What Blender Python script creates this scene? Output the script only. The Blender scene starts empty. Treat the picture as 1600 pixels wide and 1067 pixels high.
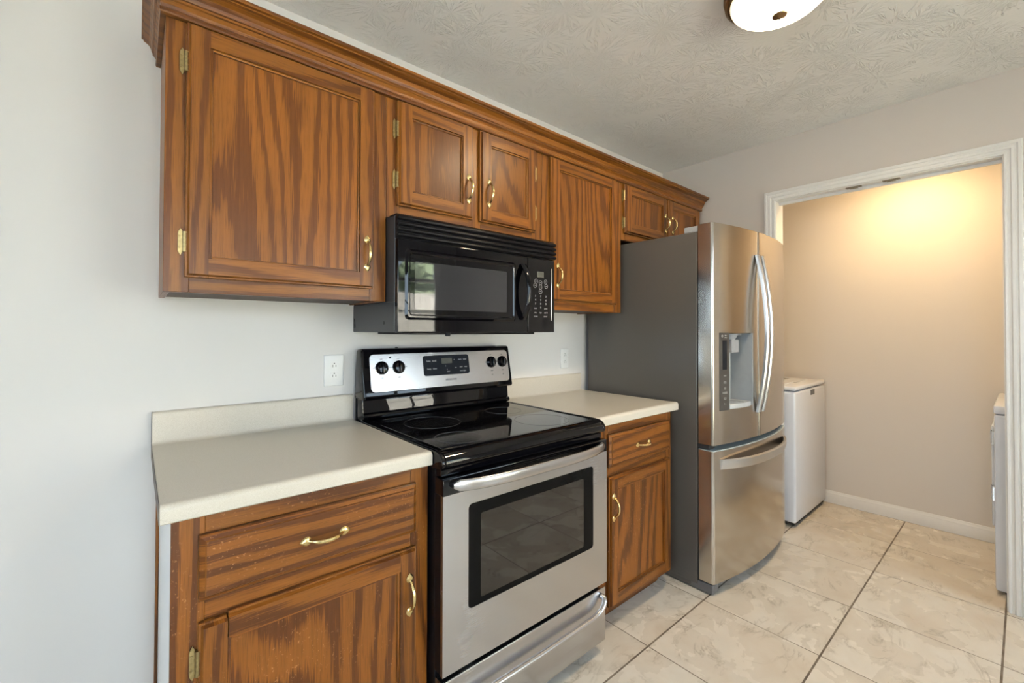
import bpy, bmesh, math, random
from mathutils import Vector, Matrix

SC = bpy.context.scene
COL = SC.collection
random.seed(7)
PI = math.pi

# ------------------------------------------------------------------ camera
cam_d = bpy.data.cameras.new('camera')
cam = bpy.data.objects.new('camera', cam_d)
COL.objects.link(cam)
yaw, pit, rol = (math.radians(a) for a in (39.812, 0.70, 0.134))
F = Vector((math.sin(yaw)*math.cos(pit), math.cos(yaw)*math.cos(pit), math.sin(pit)))
R = Vector((math.cos(yaw), -math.sin(yaw), 0))
U = R.cross(F)
R2 = R*math.cos(rol) + U*math.sin(rol)
U2 = -R*math.sin(rol) + U*math.cos(rol)
m = Matrix((R2, U2, -F)).transposed().to_4x4()
m.translation = Vector((-0.676, -1.7575, 1.2727))
cam.matrix_world = m
cam_d.sensor_width = 36
cam_d.lens = 682.51/1600*36
cam_d.shift_x = 16.59/1600
cam_d.shift_y = -25.14/1600
cam_d.clip_start = 0.02
SC.camera = cam

# ------------------------------------------------------------------ view, world, daylight
SC.view_settings.view_transform = 'Standard'
SC.view_settings.look = 'None'
SC.view_settings.gamma = 1
SC.view_settings.use_curve_mapping = False
SC.view_settings.exposure = 0.25
SC.cycles.use_denoising = True
SC.cycles.max_bounces = 10
SC.cycles.diffuse_bounces = 6
SC.cycles.sample_clamp_indirect = 6
SC.cycles.caustics_reflective = False
SC.cycles.caustics_refractive = False

world = bpy.data.worlds.new('sky')
SC.world = world
world.use_nodes = True
wn = world.node_tree.nodes
wn['Background'].inputs[0].default_value = (0.69, 0.82, 1.0, 1)
wn['Background'].inputs[1].default_value = 9.0
sun_d = bpy.data.lights.new('sun', 'SUN'); sun_d.energy = 130; sun_d.angle = math.radians(0.6); sun_d.color = (1.0, 0.95, 0.95)
sun = bpy.data.objects.new('sun', sun_d); COL.objects.link(sun)
sun.rotation_euler = (math.radians(-32), math.radians(12), 0)     # high sun from behind the house: lights the yard, not the room

# window openings in the wall behind the camera: (x0, x1, z0, z1)
YF = -3.6
WINDOWS = [(-1.95, -0.15, 0.06, 2.15), (0.55, 2.18, 0.30, 2.15)]
LWIN = (-2.9, -1.0, 0.75, 2.15)                    # window in the left wall: y0, y1, z0, z1
for (a, b, c, d) in WINDOWS:                       # portals only guide the sky's rays through the openings
    l = bpy.data.lights.new('daylight_portal', 'AREA')
    l.shape = 'RECTANGLE'; l.size = b-a; l.size_y = d-c
    l.cycles.is_portal = True
    o = bpy.data.objects.new('daylight_portal', l)
    o.location = ((a+b)/2, YF-0.16, (c+d)/2)
    o.rotation_euler = (PI/2, 0, 0)
    COL.objects.link(o)
l = bpy.data.lights.new('daylight_portal', 'AREA'); l.shape = 'RECTANGLE'; l.size = LWIN[3]-LWIN[2]; l.size_y = LWIN[1]-LWIN[0]; l.cycles.is_portal = True
o = bpy.data.objects.new('daylight_portal', l); o.location = (-3.16, (LWIN[0]+LWIN[1])/2, (LWIN[2]+LWIN[3])/2); o.rotation_euler = (0, -PI/2, 0)
COL.objects.link(o)
LAMP_KITCHEN = 220.0
LAMP_LAUNDRY = 185.0

# ------------------------------------------------------------------ node helpers
class NT:
    def __init__(s, name):
        s.m = bpy.data.materials.new(name); s.m.use_nodes = True
        s.t = s.m.node_tree; s.n = s.t.nodes; s.l = s.t.links
        s.p = s.n['Principled BSDF']
    def add(s, typ, ins=None, **kw):
        nd = s.n.new(typ)
        for k, v in kw.items(): setattr(nd, k, v)
        for k, v in (ins or {}).items(): s.set(nd.inputs[k], v)
        return nd
    def set(s, sock, v):
        if hasattr(v, 'is_output') or isinstance(v, bpy.types.NodeSocket): s.l.new(v, sock)
        else: sock.default_value = v
    def math(s, op, a, b=0.0, c=None):
        nd = s.add('ShaderNodeMath', operation=op)
        s.set(nd.inputs[0], a); s.set(nd.inputs[1], b)
        if c is not None: s.set(nd.inputs[2], c)
        return nd.outputs[0]
    def xyz(s, x, y, z=0.0):
        nd = s.add('ShaderNodeCombineXYZ'); s.set(nd.inputs[0], x); s.set(nd.inputs[1], y); s.set(nd.inputs[2], z)
        return nd.outputs[0]
    def sep(s, v):
        nd = s.add('ShaderNodeSeparateXYZ'); s.set(nd.inputs[0], v); return nd.outputs
    def noise(s, v, scale=1.0, detail=2.0, rough=0.5, dist=0.0):
        nd = s.add('ShaderNodeTexNoise', {'Scale': scale, 'Detail': detail, 'Roughness': rough, 'Distortion': dist})
        s.set(nd.inputs['Vector'], v); return nd.outputs[0]
    def ramp(s, f, stops, interp='LINEAR'):
        nd = s.add('ShaderNodeValToRGB'); s.set(nd.inputs[0], f)
        e = nd.color_ramp; e.interpolation = interp
        while len(e.elements) < len(stops): e.elements.new(0.5)
        for el, (p, c) in zip(e.elements, stops):
            el.position = p; el.color = c if len(c) == 4 else (*c, 1)
        return nd.outputs[0]
    def mix(s, f, a, b, mode='MIX'):
        nd = s.add('ShaderNodeMix', data_type='RGBA', blend_type=mode)
        s.set(nd.inputs[0], f); s.set(nd.inputs[6], a); s.set(nd.inputs[7], b)
        return nd.outputs[2]
    def bump(s, h, strength=0.2, dist=0.002):
        nd = s.add('ShaderNodeBump', {'Strength': strength, 'Distance': dist}); s.set(nd.inputs['Height'], h)
        s.l.new(nd.outputs[0], s.p.inputs['Normal'])
    def base(s, **k):
        for key, v in k.items(): s.set(s.p.inputs[{'color': 'Base Color', 'rough': 'Roughness', 'metal': 'Metallic', 'spec': 'Specular IOR Level', 'coat': 'Coat Weight', 'coatr': 'Coat Roughness', 'emit': 'Emission Color', 'emits': 'Emission Strength', 'trans': 'Transmission Weight', 'ior': 'IOR', 'aniso': 'Anisotropic'}[key]], v)
        return s.m

def c4(r, g, b): return (r, g, b, 1)

def simple(name, col, rough=0.5, metal=0.0, spec=0.5, vary=0.04, scale=30.0, bump=0.0):
    t = NT(name)
    pos = t.add('ShaderNodeTexCoord').outputs['Object']
    n = t.noise(pos, scale, 3)
    lo = tuple(max(0, x*(1-vary)) for x in col); hi = tuple(min(1, x*(1+vary)) for x in col)
    t.base(color=t.ramp(n, [(0.3, lo), (0.7, hi)]), rough=rough, metal=metal, spec=spec)
    if bump: t.bump(n, bump, 0.001)
    return t.m

def oak(name, light, mid, dark, worn=0.0, wide=1.0, rough=0.33, fig=5.0, lin=26.0):
    t = NT(name)
    uv = t.add('ShaderNodeUVMap').outputs[0]
    s = t.sep(uv); u, v = s[0], s[1]
    # growth-ring field: lengthened contours give cathedral figure
    big = t.noise(t.xyz(t.math('MULTIPLY', u, 3.4*wide), t.math('MULTIPLY', v, 0.58)), 1.0, 1.0, 0.4)
    fine = t.noise(t.xyz(t.math('MULTIPLY', u, 22*wide), t.math('MULTIPLY', v, 2.0)), 1.0, 3.0, 0.6)
    comb = t.noise(t.xyz(t.math('MULTIPLY', u, 260), t.math('MULTIPLY', v, 9)), 1.0, 1.0)
    f = t.math('MULTIPLY', big, fig)
    f = t.math('ADD', f, t.math('MULTIPLY', fine, 0.9))
    f = t.math('ADD', f, t.math('MULTIPLY', comb, 0.6))
    f = t.math('ADD', f, t.math('MULTIPLY', u, lin))
    saw = t.math('FRACT', f)
    ring = t.ramp(saw, [(0.0, mid), (0.08, light), (0.48, light), (0.60, mid), (0.66, dark), (0.94, dark), (1.0, mid)])
    # pores: short dark dashes along the grain, denser in the early wood
    pore = t.noise(t.xyz(t.math('MULTIPLY', u, 520), t.math('MULTIPLY', v, 16)), 1.0, 2.0, 0.6)
    pm = t.ramp(pore, [(0.52, (0, 0, 0)), (0.70, (1, 1, 1))])
    col = t.mix(t.math('MULTIPLY', pm, 0.42), ring, c4(*[x*0.62 for x in dark]))
    fib = t.noise(t.xyz(t.math('MULTIPLY', u, 130), t.math('MULTIPLY', v, 1.6)), 1.0, 3.0, 0.65)
    col = t.mix(0.55, col, t.ramp(fib, [(0.30, (0.36, 0.33, 0.30)), (0.50, (0.5, 0.5, 0.5)), (0.70, (0.60, 0.60, 0.60))]), 'OVERLAY')
    tone = t.noise(t.xyz(t.math('MULTIPLY', u, 2.2), t.math('MULTIPLY', v, 0.9)), 1.0, 2.0)
    col = t.mix(0.5, col, t.ramp(tone, [(0.3, (0.30, 0.30, 0.30)), (0.7, (0.66, 0.62, 0.58))]), 'OVERLAY')
    if worn:
        w1 = t.noise(t.xyz(t.math('MULTIPLY', u, 120), t.math('MULTIPLY', v, 90)), 1.0, 3.0, 0.7)
        w2 = t.noise(t.xyz(t.math('MULTIPLY', u, 7), t.math('MULTIPLY', v, 5)), 1.0, 2.0)
        wm = t.math('MULTIPLY', t.ramp(w1, [(0.60, (0, 0, 0)), (0.68, (1, 1, 1))]), t.ramp(w2, [(0.46, (0, 0, 0)), (0.62, (1, 1, 1))]))
        col = t.mix(t.math('MULTIPLY', wm, worn), col, c4(0.46, 0.24, 0.11))
    rr = t.math('ADD', t.math('MULTIPLY', pore, 0.16), rough-0.08)
    t.base(color=col, rough=rr, spec=0.32)
    t.bump(t.math('ADD', t.math('MULTIPLY', pore, -0.6), t.math('MULTIPLY', saw, -0.25)), 0.22, 0.0012)
    return t.m

def steel(name, col, rough, along='x', metal=1.0):
    t = NT(name)
    s = t.sep(t.add('ShaderNodeTexCoord').outputs['Object'])
    if along == 'x': v = t.xyz(t.math('MULTIPLY', s[0], 6), t.math('MULTIPLY', s[1], 900), t.math('MULTIPLY', s[2], 900))
    else: v = t.xyz(t.math('MULTIPLY', s[0], 900), t.math('MULTIPLY', s[1], 900), t.math('MULTIPLY', s[2], 6))
    n = t.noise(v, 1.0, 2.0)
    sm = t.noise(t.xyz(t.math('MULTIPLY', s[0], 5), t.math('MULTIPLY', s[1], 5), t.math('MULTIPLY', s[2], 3)), 1.0, 3.0)
    t.base(color=t.ramp(n, [(0.3, tuple(x*0.97 for x in col)), (0.7, tuple(min(1, x*1.03) for x in col))]), metal=metal,
           rough=t.math('ADD', t.math('ADD', t.math('MULTIPLY', n, 0.03), t.math('MULTIPLY', sm, 0.10)), rough-0.065))
    return t.m

def wall_paint(name, col):
    t = NT(name)
    pos = t.add('ShaderNodeNewGeometry').outputs['Position']
    n = t.noise(pos, 260, 2); n2 = t.noise(pos, 0.9, 2)
    t.base(color=t.ramp(n2, [(0.3, tuple(x*0.985 for x in col)), (0.7, tuple(x*1.01 for x in col))]), rough=0.55, spec=0.3)
    t.bump(n, 0.06, 0.0008)
    return t.m

M = {}
M['wall'] = wall_paint('wall_paint', (0.685, 0.68, 0.685))
M['wall_right'] = wall_paint('wall_paint_shaded', (0.64, 0.585, 0.54))  # back wall's paint, with dimmer, warmer light mixed into its colour
M['wall_laundry'] = wall_paint('wall_paint_lamplit', (0.70, 0.655, 0.61))  # same paint again, the laundry lamp's warmth mixed into its colour
M['white_trim'] = simple('white_trim_paint', (0.76, 0.75, 0.73), 0.35, vary=0.015)
OL, OM, OD = (0.183, 0.069, 0.0105), (0.144, 0.051, 0.008), (0.092, 0.030, 0.006)
M['oak'] = oak('oak_stained', OL, OM, OD)
M['oak_panel'] = oak('oak_panel_veneer', (0.178, 0.066, 0.0100), (0.140, 0.049, 0.0077), (0.090, 0.030, 0.006), wide=1.0, fig=12.0, lin=15.0)
M['oak_worn'] = oak('oak_worn', (0.182, 0.067, 0.0105), (0.140, 0.048, 0.008), (0.080, 0.026, 0.0058), worn=0.5, wide=0.9, fig=6.0, lin=22.0)
M['oak_worn_panel'] = oak('oak_worn_panel', (0.180, 0.065, 0.0102), (0.138, 0.047, 0.008), (0.080, 0.026, 0.0058), worn=0.5, wide=0.8, fig=12.0, lin=14.0)
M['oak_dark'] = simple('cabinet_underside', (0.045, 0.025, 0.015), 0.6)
M['brass'] = simple('aged_brass', (0.72, 0.56, 0.26), 0.22, 1.0, vary=0.12, scale=120)
M['brass_dark'] = simple('tarnished_brass', (0.33, 0.26, 0.125), 0.34, 1.0, vary=0.2, scale=160)
M['steel'] = steel('brushed_steel', (0.55, 0.545, 0.56), 0.25)
M['steel_fridge'] = steel('fridge_steel', (0.56, 0.515, 0.455), 0.19)  # base colour tinted golden to carry the warm lamp's reflection
M['steel_handle'] = steel('handle_steel', (0.68, 0.68, 0.69), 0.32, 'z')
M['chrome'] = simple('polished_metal', (0.75, 0.75, 0.75), 0.18, 1.0, vary=0.02)
M['fridge_side'] = simple('grey_fridge_paint', (0.086, 0.080, 0.073), 0.32, 0.0, 0.5, vary=0.03, scale=300, bump=0.05)
M['black_gloss'] = simple('black_gloss_enamel', (0.002, 0.002, 0.003), 0.035, spec=0.36, vary=0.1)
M['black_satin'] = simple('black_satin_enamel', (0.004, 0.004, 0.005), 0.30, spec=0.16, vary=0.1)
M['black_border'] = simple('black_glass_border', (0.004, 0.004, 0.004), 0.2, spec=0.06, vary=0.1)
M['black_glass'] = simple('black_ceramic_glass', (0.004, 0.004, 0.005), 0.045, spec=0.6, vary=0.1)
M['mw_side'] = simple('dark_grey_steel', (0.030, 0.032, 0.036), 0.4, 0.0, 0.5, vary=0.05)
M['mw_screen'] = simple('microwave_window_screen', (0.022, 0.023, 0.027), 0.035, spec=0.6, vary=0.05, scale=400)
M['ring'] = simple('burner_ring_print', (0.09, 0.09, 0.10), 0.15)
M['print_white'] = simple('white_print', (0.40, 0.40, 0.41), 0.5)
M['print_dark'] = simple('dark_print', (0.06, 0.06, 0.07), 0.5)
M['lcd'] = simple('unlit_lcd', (0.075, 0.078, 0.068), 0.25)
M['panel_dark'] = simple('dark_control_panel', (0.010, 0.012, 0.017), 0.2, spec=0.15)
M['disp_panel'] = simple('charcoal_dispenser_panel', (0.055, 0.052, 0.050), 0.2)
M['grey_plastic'] = simple('grey_plastic', (0.27, 0.29, 0.31), 0.34)
M['grey_plastic_light'] = simple('pale_grey_plastic', (0.46, 0.48, 0.50), 0.35)
M['grey_plastic_dark'] = simple('grey_plastic_dark', (0.33, 0.34, 0.36), 0.4)
M['drawer_cap'] = simple('blue_grey_plastic', (0.34, 0.40, 0.43), 0.45)
M['appliance_white'] = simple('white_enamel', (0.70, 0.73, 0.80), 0.22, vary=0.01)
M['plate_white'] = simple('white_plastic', (0.78, 0.79, 0.80), 0.3, vary=0.01)
M['slot'] = simple('slot_black', (0.01, 0.01, 0.01), 0.6)
M['bronze'] = simple('brushed_bronze', (0.26, 0.17, 0.09), 0.3, 1.0, vary=0.15)
M['rubber'] = simple('dark_rubber', (0.02, 0.02, 0.02), 0.7)
M['oven_inside'] = simple('oven_enamel', (0.30, 0.285, 0.25), 0.4)
M['track_metal'] = simple('dull_track_metal', (0.20, 0.17, 0.12), 0.5, 0.6)
M['end_brown'] = simple('brown_laminate_edge', (0.07, 0.055, 0.045), 0.5)
M['foot_grey'] = simple('grey_foot_plastic', (0.11, 0.11, 0.115), 0.45)
M['badge'] = simple('grey_badge', (0.12, 0.125, 0.14), 0.4)
M['glass_lid'] = simple('smoked_glass_lid', (0.16, 0.17, 0.16), 0.08)
M['grass'] = simple('lawn_grass', (0.17, 0.165, 0.10), 0.9, vary=0.4, scale=4)
M['concrete'] = simple('bounce_concrete', (0.60, 0.585, 0.56), 0.8, vary=0.08, scale=3)
M['fence_wood'] = simple('weathered_fence_wood', (0.50, 0.45, 0.38), 0.8, vary=0.2, scale=7)
M['foliage'] = simple('tree_foliage', (0.20, 0.24, 0.13), 0.8, vary=0.5, scale=7)
M['bark'] = simple('tree_bark', (0.12, 0.08, 0.05), 0.9, vary=0.4, scale=18)

def mk_counter():
    t = NT('cream_laminate')
    p = t.add('ShaderNodeNewGeometry').outputs['Position']
    n = t.noise(p, 700, 2, 0.7); n2 = t.noise(p, 320, 1)
    col = t.ramp(n, [(0.34, (0.46, 0.42, 0.35)), (0.44, (0.57, 0.535, 0.47)), (0.60, (0.585, 0.55, 0.485)), (0.70, (0.69, 0.67, 0.60))])
    t.base(color=col, rough=t.math('ADD', t.math('MULTIPLY', n2, 0.1), 0.28), spec=0.45)
    return t.m
M['counter'] = mk_counter()

def mk_ceiling():
    t = NT('stomped_ceiling_plaster')
    p = t.add('ShaderNodeNewGeometry').outputs['Position']
    s = t.sep(p)
    jig = t.noise(p, 3.0, 2)
    x = t.math('ADD', s[0], t.math('MULTIPLY', jig, 0.10)); y = t.math('ADD', s[1], t.math('MULTIPLY', jig, -0.08))
    h = None
    for sc_, off in ((5.2, 0.0), (4.1, 3.7)):           # two overlapping layers of crow's-foot brush prints
        q = t.xyz(t.math('MULTIPLY', t.math('ADD', x, off), sc_), t.math('MULTIPLY', y, sc_), 0)
        vo = t.add('ShaderNodeTexVoronoi', {'Scale': 1.0}, feature='F1', voronoi_dimensions='2D')
        t.set(vo.inputs['Vector'], q)
        d = t.add('ShaderNodeVectorMath', operation='SUBTRACT'); t.set(d.inputs[0], q); t.set(d.inputs[1], vo.outputs['Position'])
        nrm = t.add('ShaderNodeVectorMath', operation='NORMALIZE'); t.set(nrm.inputs[0], d.outputs[0])
        sn = t.sep(nrm.outputs[0]); cs = t.sep(vo.outputs['Color'])
        st = t.noise(t.xyz(t.math('MULTIPLY', sn[0], 7.5), t.math('MULTIPLY', sn[1], 7.5), t.math('ADD', t.math('MULTIPLY', cs[0], 40), t.math('MULTIPLY', vo.outputs['Distance'], 3.5))), 1.0, 1.5, 0.6)
        ridge = t.ramp(st, [(0.52, (0, 0, 0)), (0.60, (1, 1, 1)), (0.68, (0.15, 0.15, 0.15))])
        fade = t.ramp(vo.outputs['Distance'], [(0.05, (0.25, 0.25, 0.25)), (0.16, (1, 1, 1)), (0.45, (0.9, 0.9, 0.9)), (0.62, (0, 0, 0))])
        k = t.math('MULTIPLY', ridge, fade)
        h = k if h is None else t.math('MAXIMUM', h, k)
    grain = t.noise(p, 90, 3)
    h = t.math('ADD', h, t.math('MULTIPLY', grain, 0.25))
    t.base(color=c4(0.87, 0.855, 0.835), rough=0.75, spec=0.2)
    t.bump(h, 0.65, 0.005)
    return t.m
M['ceiling'] = mk_ceiling()

def mk_floor():
    t = NT('cream_marble_tile')
    p = t.add('ShaderNodeNewGeometry').outputs['Position']
    s = t.sep(p)
    tx, ty = 0.4738, 0.4597
    fx = t.math('DIVIDE', t.math('SUBTRACT', s[0], 1.3947), tx)
    fy = t.math('DIVIDE', t.math('ADD', s[1], 0.7716), ty)
    ix, iy = t.math('FLOOR', fx), t.math('FLOOR', fy)
    ex = t.math('MULTIPLY', t.math('SUBTRACT', 0.5, t.math('ABSOLUTE', t.math('SUBTRACT', t.math('FRACT', fx), 0.5))), tx)
    ey = t.math('MULTIPLY', t.math('SUBTRACT', 0.5, t.math('ABSOLUTE', t.math('SUBTRACT', t.math('FRACT', fy), 0.5))), ty)
    gx = t.math('LESS_THAN', ex, 0.0021); gy = t.math('LESS_THAN', ey, 0.0034)
    g = t.math('MAXIMUM', gx, gy)
    wn_ = t.add('ShaderNodeTexWhiteNoise', noise_dimensions='2D'); t.set(wn_.inputs['Vector'], t.xyz(ix, iy))
    rnd = t.sep(wn_.outputs['Color'])
    q = t.xyz(t.math('ADD', s[0], t.math('MULTIPLY', rnd[0], 37)), t.math('ADD', s[1], t.math('MULTIPLY', rnd[1], 53)), 0)
    cl = t.noise(q, 4.5, 5, 0.54, 0.45)
    col = t.ramp(cl, [(0.28, (0.575, 0.505, 0.42)), (0.45, (0.635, 0.583, 0.505)), (0.60, (0.67, 0.625, 0.552)), (0.78, (0.72, 0.69, 0.63))])
    sq = t.sep(q)
    vein = t.noise(t.xyz(t.math('MULTIPLY', sq[0], 3.2), t.math('MULTIPLY', sq[1], 6.5)), 1.0, 7, 0.62, 1.2)
    vm = t.ramp(t.math('ABSOLUTE', t.math('SUBTRACT', vein, 0.5)), [(0.0, (1, 1, 1)), (0.012, (0.45, 0.45, 0.45)), (0.045, (0, 0, 0))])
    patch = t.ramp(t.noise(q, 7, 2), [(0.45, (0, 0, 0)), (0.62, (1, 1, 1))])
    col = t.mix(t.math('MULTIPLY', t.math('MULTIPLY', vm, patch), 0.75), col, c4(0.30, 0.255, 0.20))
    col = t.mix(t.math('MULTIPLY', rnd[2], 0.16), col, c4(0.56, 0.47, 0.36))
    gn = t.noise(p, 14, 3)
    grout = t.ramp(gn, [(0.3, (0.085, 0.062, 0.045)), (0.7, (0.20, 0.16, 0.12))])
    t.base(color=t.mix(g, col, grout), rough=t.math('ADD', t.math('MULTIPLY', g, 0.4), t.math('ADD', t.math('MULTIPLY', cl, 0.14), 0.20)), spec=0.5)
    t.bump(t.math('ADD', t.math('MULTIPLY', g, -1.0), t.math('MULTIPLY', cl, 0.25)), 0.25, 0.002)
    return t.m
M['floor'] = mk_floor()

def thin_glass(name, tint, gloss_rough=0.0, ior=1.5):
    t = NT(name)
    t.n.remove(t.p)
    fr = t.add('ShaderNodeFresnel', {'IOR': ior})
    tr = t.add('ShaderNodeBsdfTransparent', {'Color': c4(*tint)})
    gl = t.add('ShaderNodeBsdfGlossy', {'Roughness': gloss_rough})
    mx = t.add('ShaderNodeMixShader'); t.l.new(fr.outputs[0], mx.inputs[0]); t.l.new(tr.outputs[0], mx.inputs[1]); t.l.new(gl.outputs[0], mx.inputs[2])
    t.l.new(mx.outputs[0], t.n['Material Output'].inputs['Surface'])
    return t.m
M['pane'] = thin_glass('window_pane', (0.94, 0.97, 0.96))
M['oven_glass'] = thin_glass('tinted_oven_glass', (0.74, 0.73, 0.70), 0.02, 2.1)

def lamp_glass(name, strength, col):
    t = NT(name)
    p = t.sep(t.add('ShaderNodeTexCoord').outputs['Object'])
    # the bulbs sit at the middle of the bowl: the opal glass is dimmer and yellower towards its rim
    rad = t.math('DIVIDE', t.math('SQRT', t.math('ADD', t.math('MULTIPLY', p[0], p[0]), t.math('MULTIPLY', p[1], p[1]))), 0.152)
    k = t.ramp(rad, [(0.0, (1, 1, 1)), (0.40, (0.9, 0.9, 0.9)), (0.68, (0.10, 0.10, 0.10)), (0.84, (0.012, 0.012, 0.012)), (0.98, (0.005, 0.005, 0.005))])
    t.base(color=c4(0.8, 0.74, 0.6), rough=0.3, emit=c4(*col), emits=t.math('MULTIPLY', k, strength))
    return t.m
M['lamp_k'] = lamp_glass('lit_opal_glass', LAMP_KITCHEN, (1.0, 0.80, 0.54))
M['lamp_l'] = lamp_glass('lit_opal_glass_laundry', LAMP_LAUNDRY, (1.0, 0.70, 0.36))

# ------------------------------------------------------------------ mesh helpers
class MB:
    """collects shapes (metres, world axes) and links them as ONE mesh object"""
    def __init__(s):
        s.bm = bmesh.new(); s.uv = s.bm.loops.layers.uv.new('UVMap')
    def _uv(s, faces, g):
        ru, rv = random.uniform(0, 40), random.uniform(0, 40)
        o = [a for a in (0, 1, 2) if a != g]
        for f in faces:
            n = f.normal
            an = [abs(n[a]) for a in (0, 1, 2)]
            for lp in f.loops:
                co = lp.vert.co
                if an[g] > 0.8: uvw = (co[o[0]], co[o[1]]*0.3)
                elif an[o[0]] > an[o[1]]: uvw = (co[o[1]], co[g])
                else: uvw = (co[o[0]], co[g])
                lp[s.uv].uv = (uvw[0]+ru, uvw[1]+rv)
    def _merge(s, tb, g=2, mat=0):
        bmesh.ops.recalc_face_normals(tb, faces=tb.faces)
        vm = {}
        for v in tb.verts: vm[v] = s.bm.verts.new(v.co)
        new = []
        for f in tb.faces:
            try: nf = s.bm.faces.new([vm[v] for v in f.verts])
            except ValueError: continue
            nf.material_index = mat; new.append(nf)
        for f in new: f.normal_update()
        s._uv(new, g); tb.free()
        return s
    def box(s, x0, x1, y0, y1, z0, z1, bev=0.0, seg=2, g=2, mat=0, only=None, tf=None):
        tb = bmesh.new()
        bmesh.ops.create_cube(tb, size=1)
        for v in tb.verts:
            v.co = Vector(((x0+x1)/2 + v.co.x*(x1-x0), (y0+y1)/2 + v.co.y*(y1-y0), (z0+z1)/2 + v.co.z*(z1-z0)))
        if bev:
            ed = [e for e in tb.edges if only is None or only(e)]
            bmesh.ops.bevel(tb, geom=ed, offset=bev, segments=seg, affect='EDGES', profile=0.5)
        if tf is not None: bmesh.ops.transform(tb, matrix=tf, verts=tb.verts)
        return s._merge(tb, g, mat)
    def prism(s, pts, axis, a0, a1, bev=0.0, g=None, mat=0, tf=None, seg=2):
        """pts: outline in the two other axes (in x,y,z order), extruded along axis"""
        tb = bmesh.new()
        def co(p, a):
            c = list(p); c.insert(axis, a); return Vector(c)
        v0 = [tb.verts.new(co(p, a0)) for p in pts]; v1 = [tb.verts.new(co(p, a1)) for p in pts]
        n = len(pts)
        tb.faces.new(v0); tb.faces.new(v1[::-1])
        for i in range(n): tb.faces.new((v0[i], v0[(i+1) % n], v1[(i+1) % n], v1[i]))
        if bev:
            bmesh.ops.recalc_face_normals(tb, faces=tb.faces)
            caps = [e for e in tb.edges if (e.verts[0] in v0) == (e.verts[1] in v0)]
            bmesh.ops.bevel(tb, geom=caps, offset=bev, segments=seg, affect='EDGES', profile=0.5)
        if tf is not None: bmesh.ops.transform(tb, matrix=tf, verts=tb.verts)
        return s._merge(tb, axis if g is None else g, mat)
    def tube(s, path, rad, seg=16, mat=0, g=2, squash=None):
        """rad: number or list; squash=(dir, factor) flattens rings along dir"""
        tb = bmesh.new(); P = [Vector(p) for p in path]; n = len(P)
        rads = rad if isinstance(rad, (list, tuple)) else [rad]*n
        t0 = (P[1]-P[0]).normalized()
        ref = Vector((0, 0, 1)) if abs(t0.z) < 0.9 else Vector((1, 0, 0))
        nx = t0.cross(ref).normalized(); rings = []
        for i in range(n):
            t = ((P[min(i+1, n-1)]-P[i]).normalized() + (P[i]-P[max(i-1, 0)]).normalized()).normalized()
            nx = (nx - t*nx.dot(t)).normalized(); ny = t.cross(nx)
            ring = []
            for k in range(seg):
                a = 2*PI*k/seg; d = (nx*math.cos(a)+ny*math.sin(a))*rads[i]
                if squash: q = Vector(squash[0]); d = d - q*d.dot(q)*(1-squash[1])
                ring.append(tb.verts.new(P[i]+d))
            rings.append(ring)
        for i in range(n-1):
            for k in range(seg): tb.faces.new((rings[i][k], rings[i][(k+1) % seg], rings[i+1][(k+1) % seg], rings[i+1][k]))
        tb.faces.new(rings[0]); tb.faces.new(rings[-1][::-1])
        return s._merge(tb, g, mat)
    def lathe(s, prof, c, axis=2, seg=40, mat=0, tf=None, ringed=False):
        """prof: (radius, height) along axis from centre c"""
        tb = bmesh.new(); rings = []
        o = [a for a in (0, 1, 2) if a != axis]
        for r, h in prof:
            ring = []
            for k in range(seg if r > 1e-6 else 1):
                a = 2*PI*k/seg; co = [0, 0, 0]; co[axis] = c[axis]+h; co[o[0]] = c[o[0]]+r*math.cos(a); co[o[1]] = c[o[1]]+r*math.sin(a)
                ring.append(tb.verts.new(co))
            rings.append(ring)
        if ringed: rings.append(rings[0])
        for A, B in zip(rings, rings[1:]):
            if len(A) == 1 and len(B) == 1: continue
            for k in range(seg):
                a, b = A[k % len(A)], A[(k+1) % len(A)]; d, e = B[k % len(B)], B[(k+1) % len(B)]
                vs = []
                for q in (a, b, e, d):
                    if q not in vs: vs.append(q)
                tb.faces.new(vs)
        if len(rings[0]) > 1 and not ringed: tb.faces.new(rings[0])
        if len(rings[-1]) > 1 and not ringed: tb.faces.new(rings[-1][::-1])
        if tf is not None: bmesh.ops.transform(tb, matrix=tf, verts=tb.verts)
        return s._merge(tb, 2, mat)
    def strip(s, rows, mat=0, g=2, closed=False):
        """rows: lists of points, joined into quads"""
        tb = bmesh.new(); V = [[tb.verts.new(p) for p in r] for r in rows]
        n = len(V[0])
        for A, B in zip(V, V[1:]):
            for k in range(n if closed else n-1): tb.faces.new((A[k], A[(k+1) % n], B[(k+1) % n], B[k]))
        if closed: tb.faces.new(V[0]); tb.faces.new(V[-1][::-1])
        return s._merge(tb, g, mat)
    def build(s, name, mats, parent=None, loc=None, smooth=22):
        me = bpy.data.meshes.new(name)
        root = parent
        while root is not None and root.parent is not None: root = root.parent
        if loc is None and root is not None and root.type == 'EMPTY':
            off = root.location
            for v in s.bm.verts: v.co -= off
        s.bm.to_mesh(me); s.bm.free()
        for mm in (mats if isinstance(mats, (list, tuple)) else [mats]): me.materials.append(mm)
        me.polygons.foreach_set('use_smooth', [True]*len(me.polygons))
        me.set_sharp_from_angle(angle=math.radians(smooth))
        o = bpy.data.objects.new(name, me); COL.objects.link(o)
        if parent is not None: o.parent = parent
        if loc is not None: o.location = Vector(loc) - (root.location if root is not None else Vector())
        return o

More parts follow.
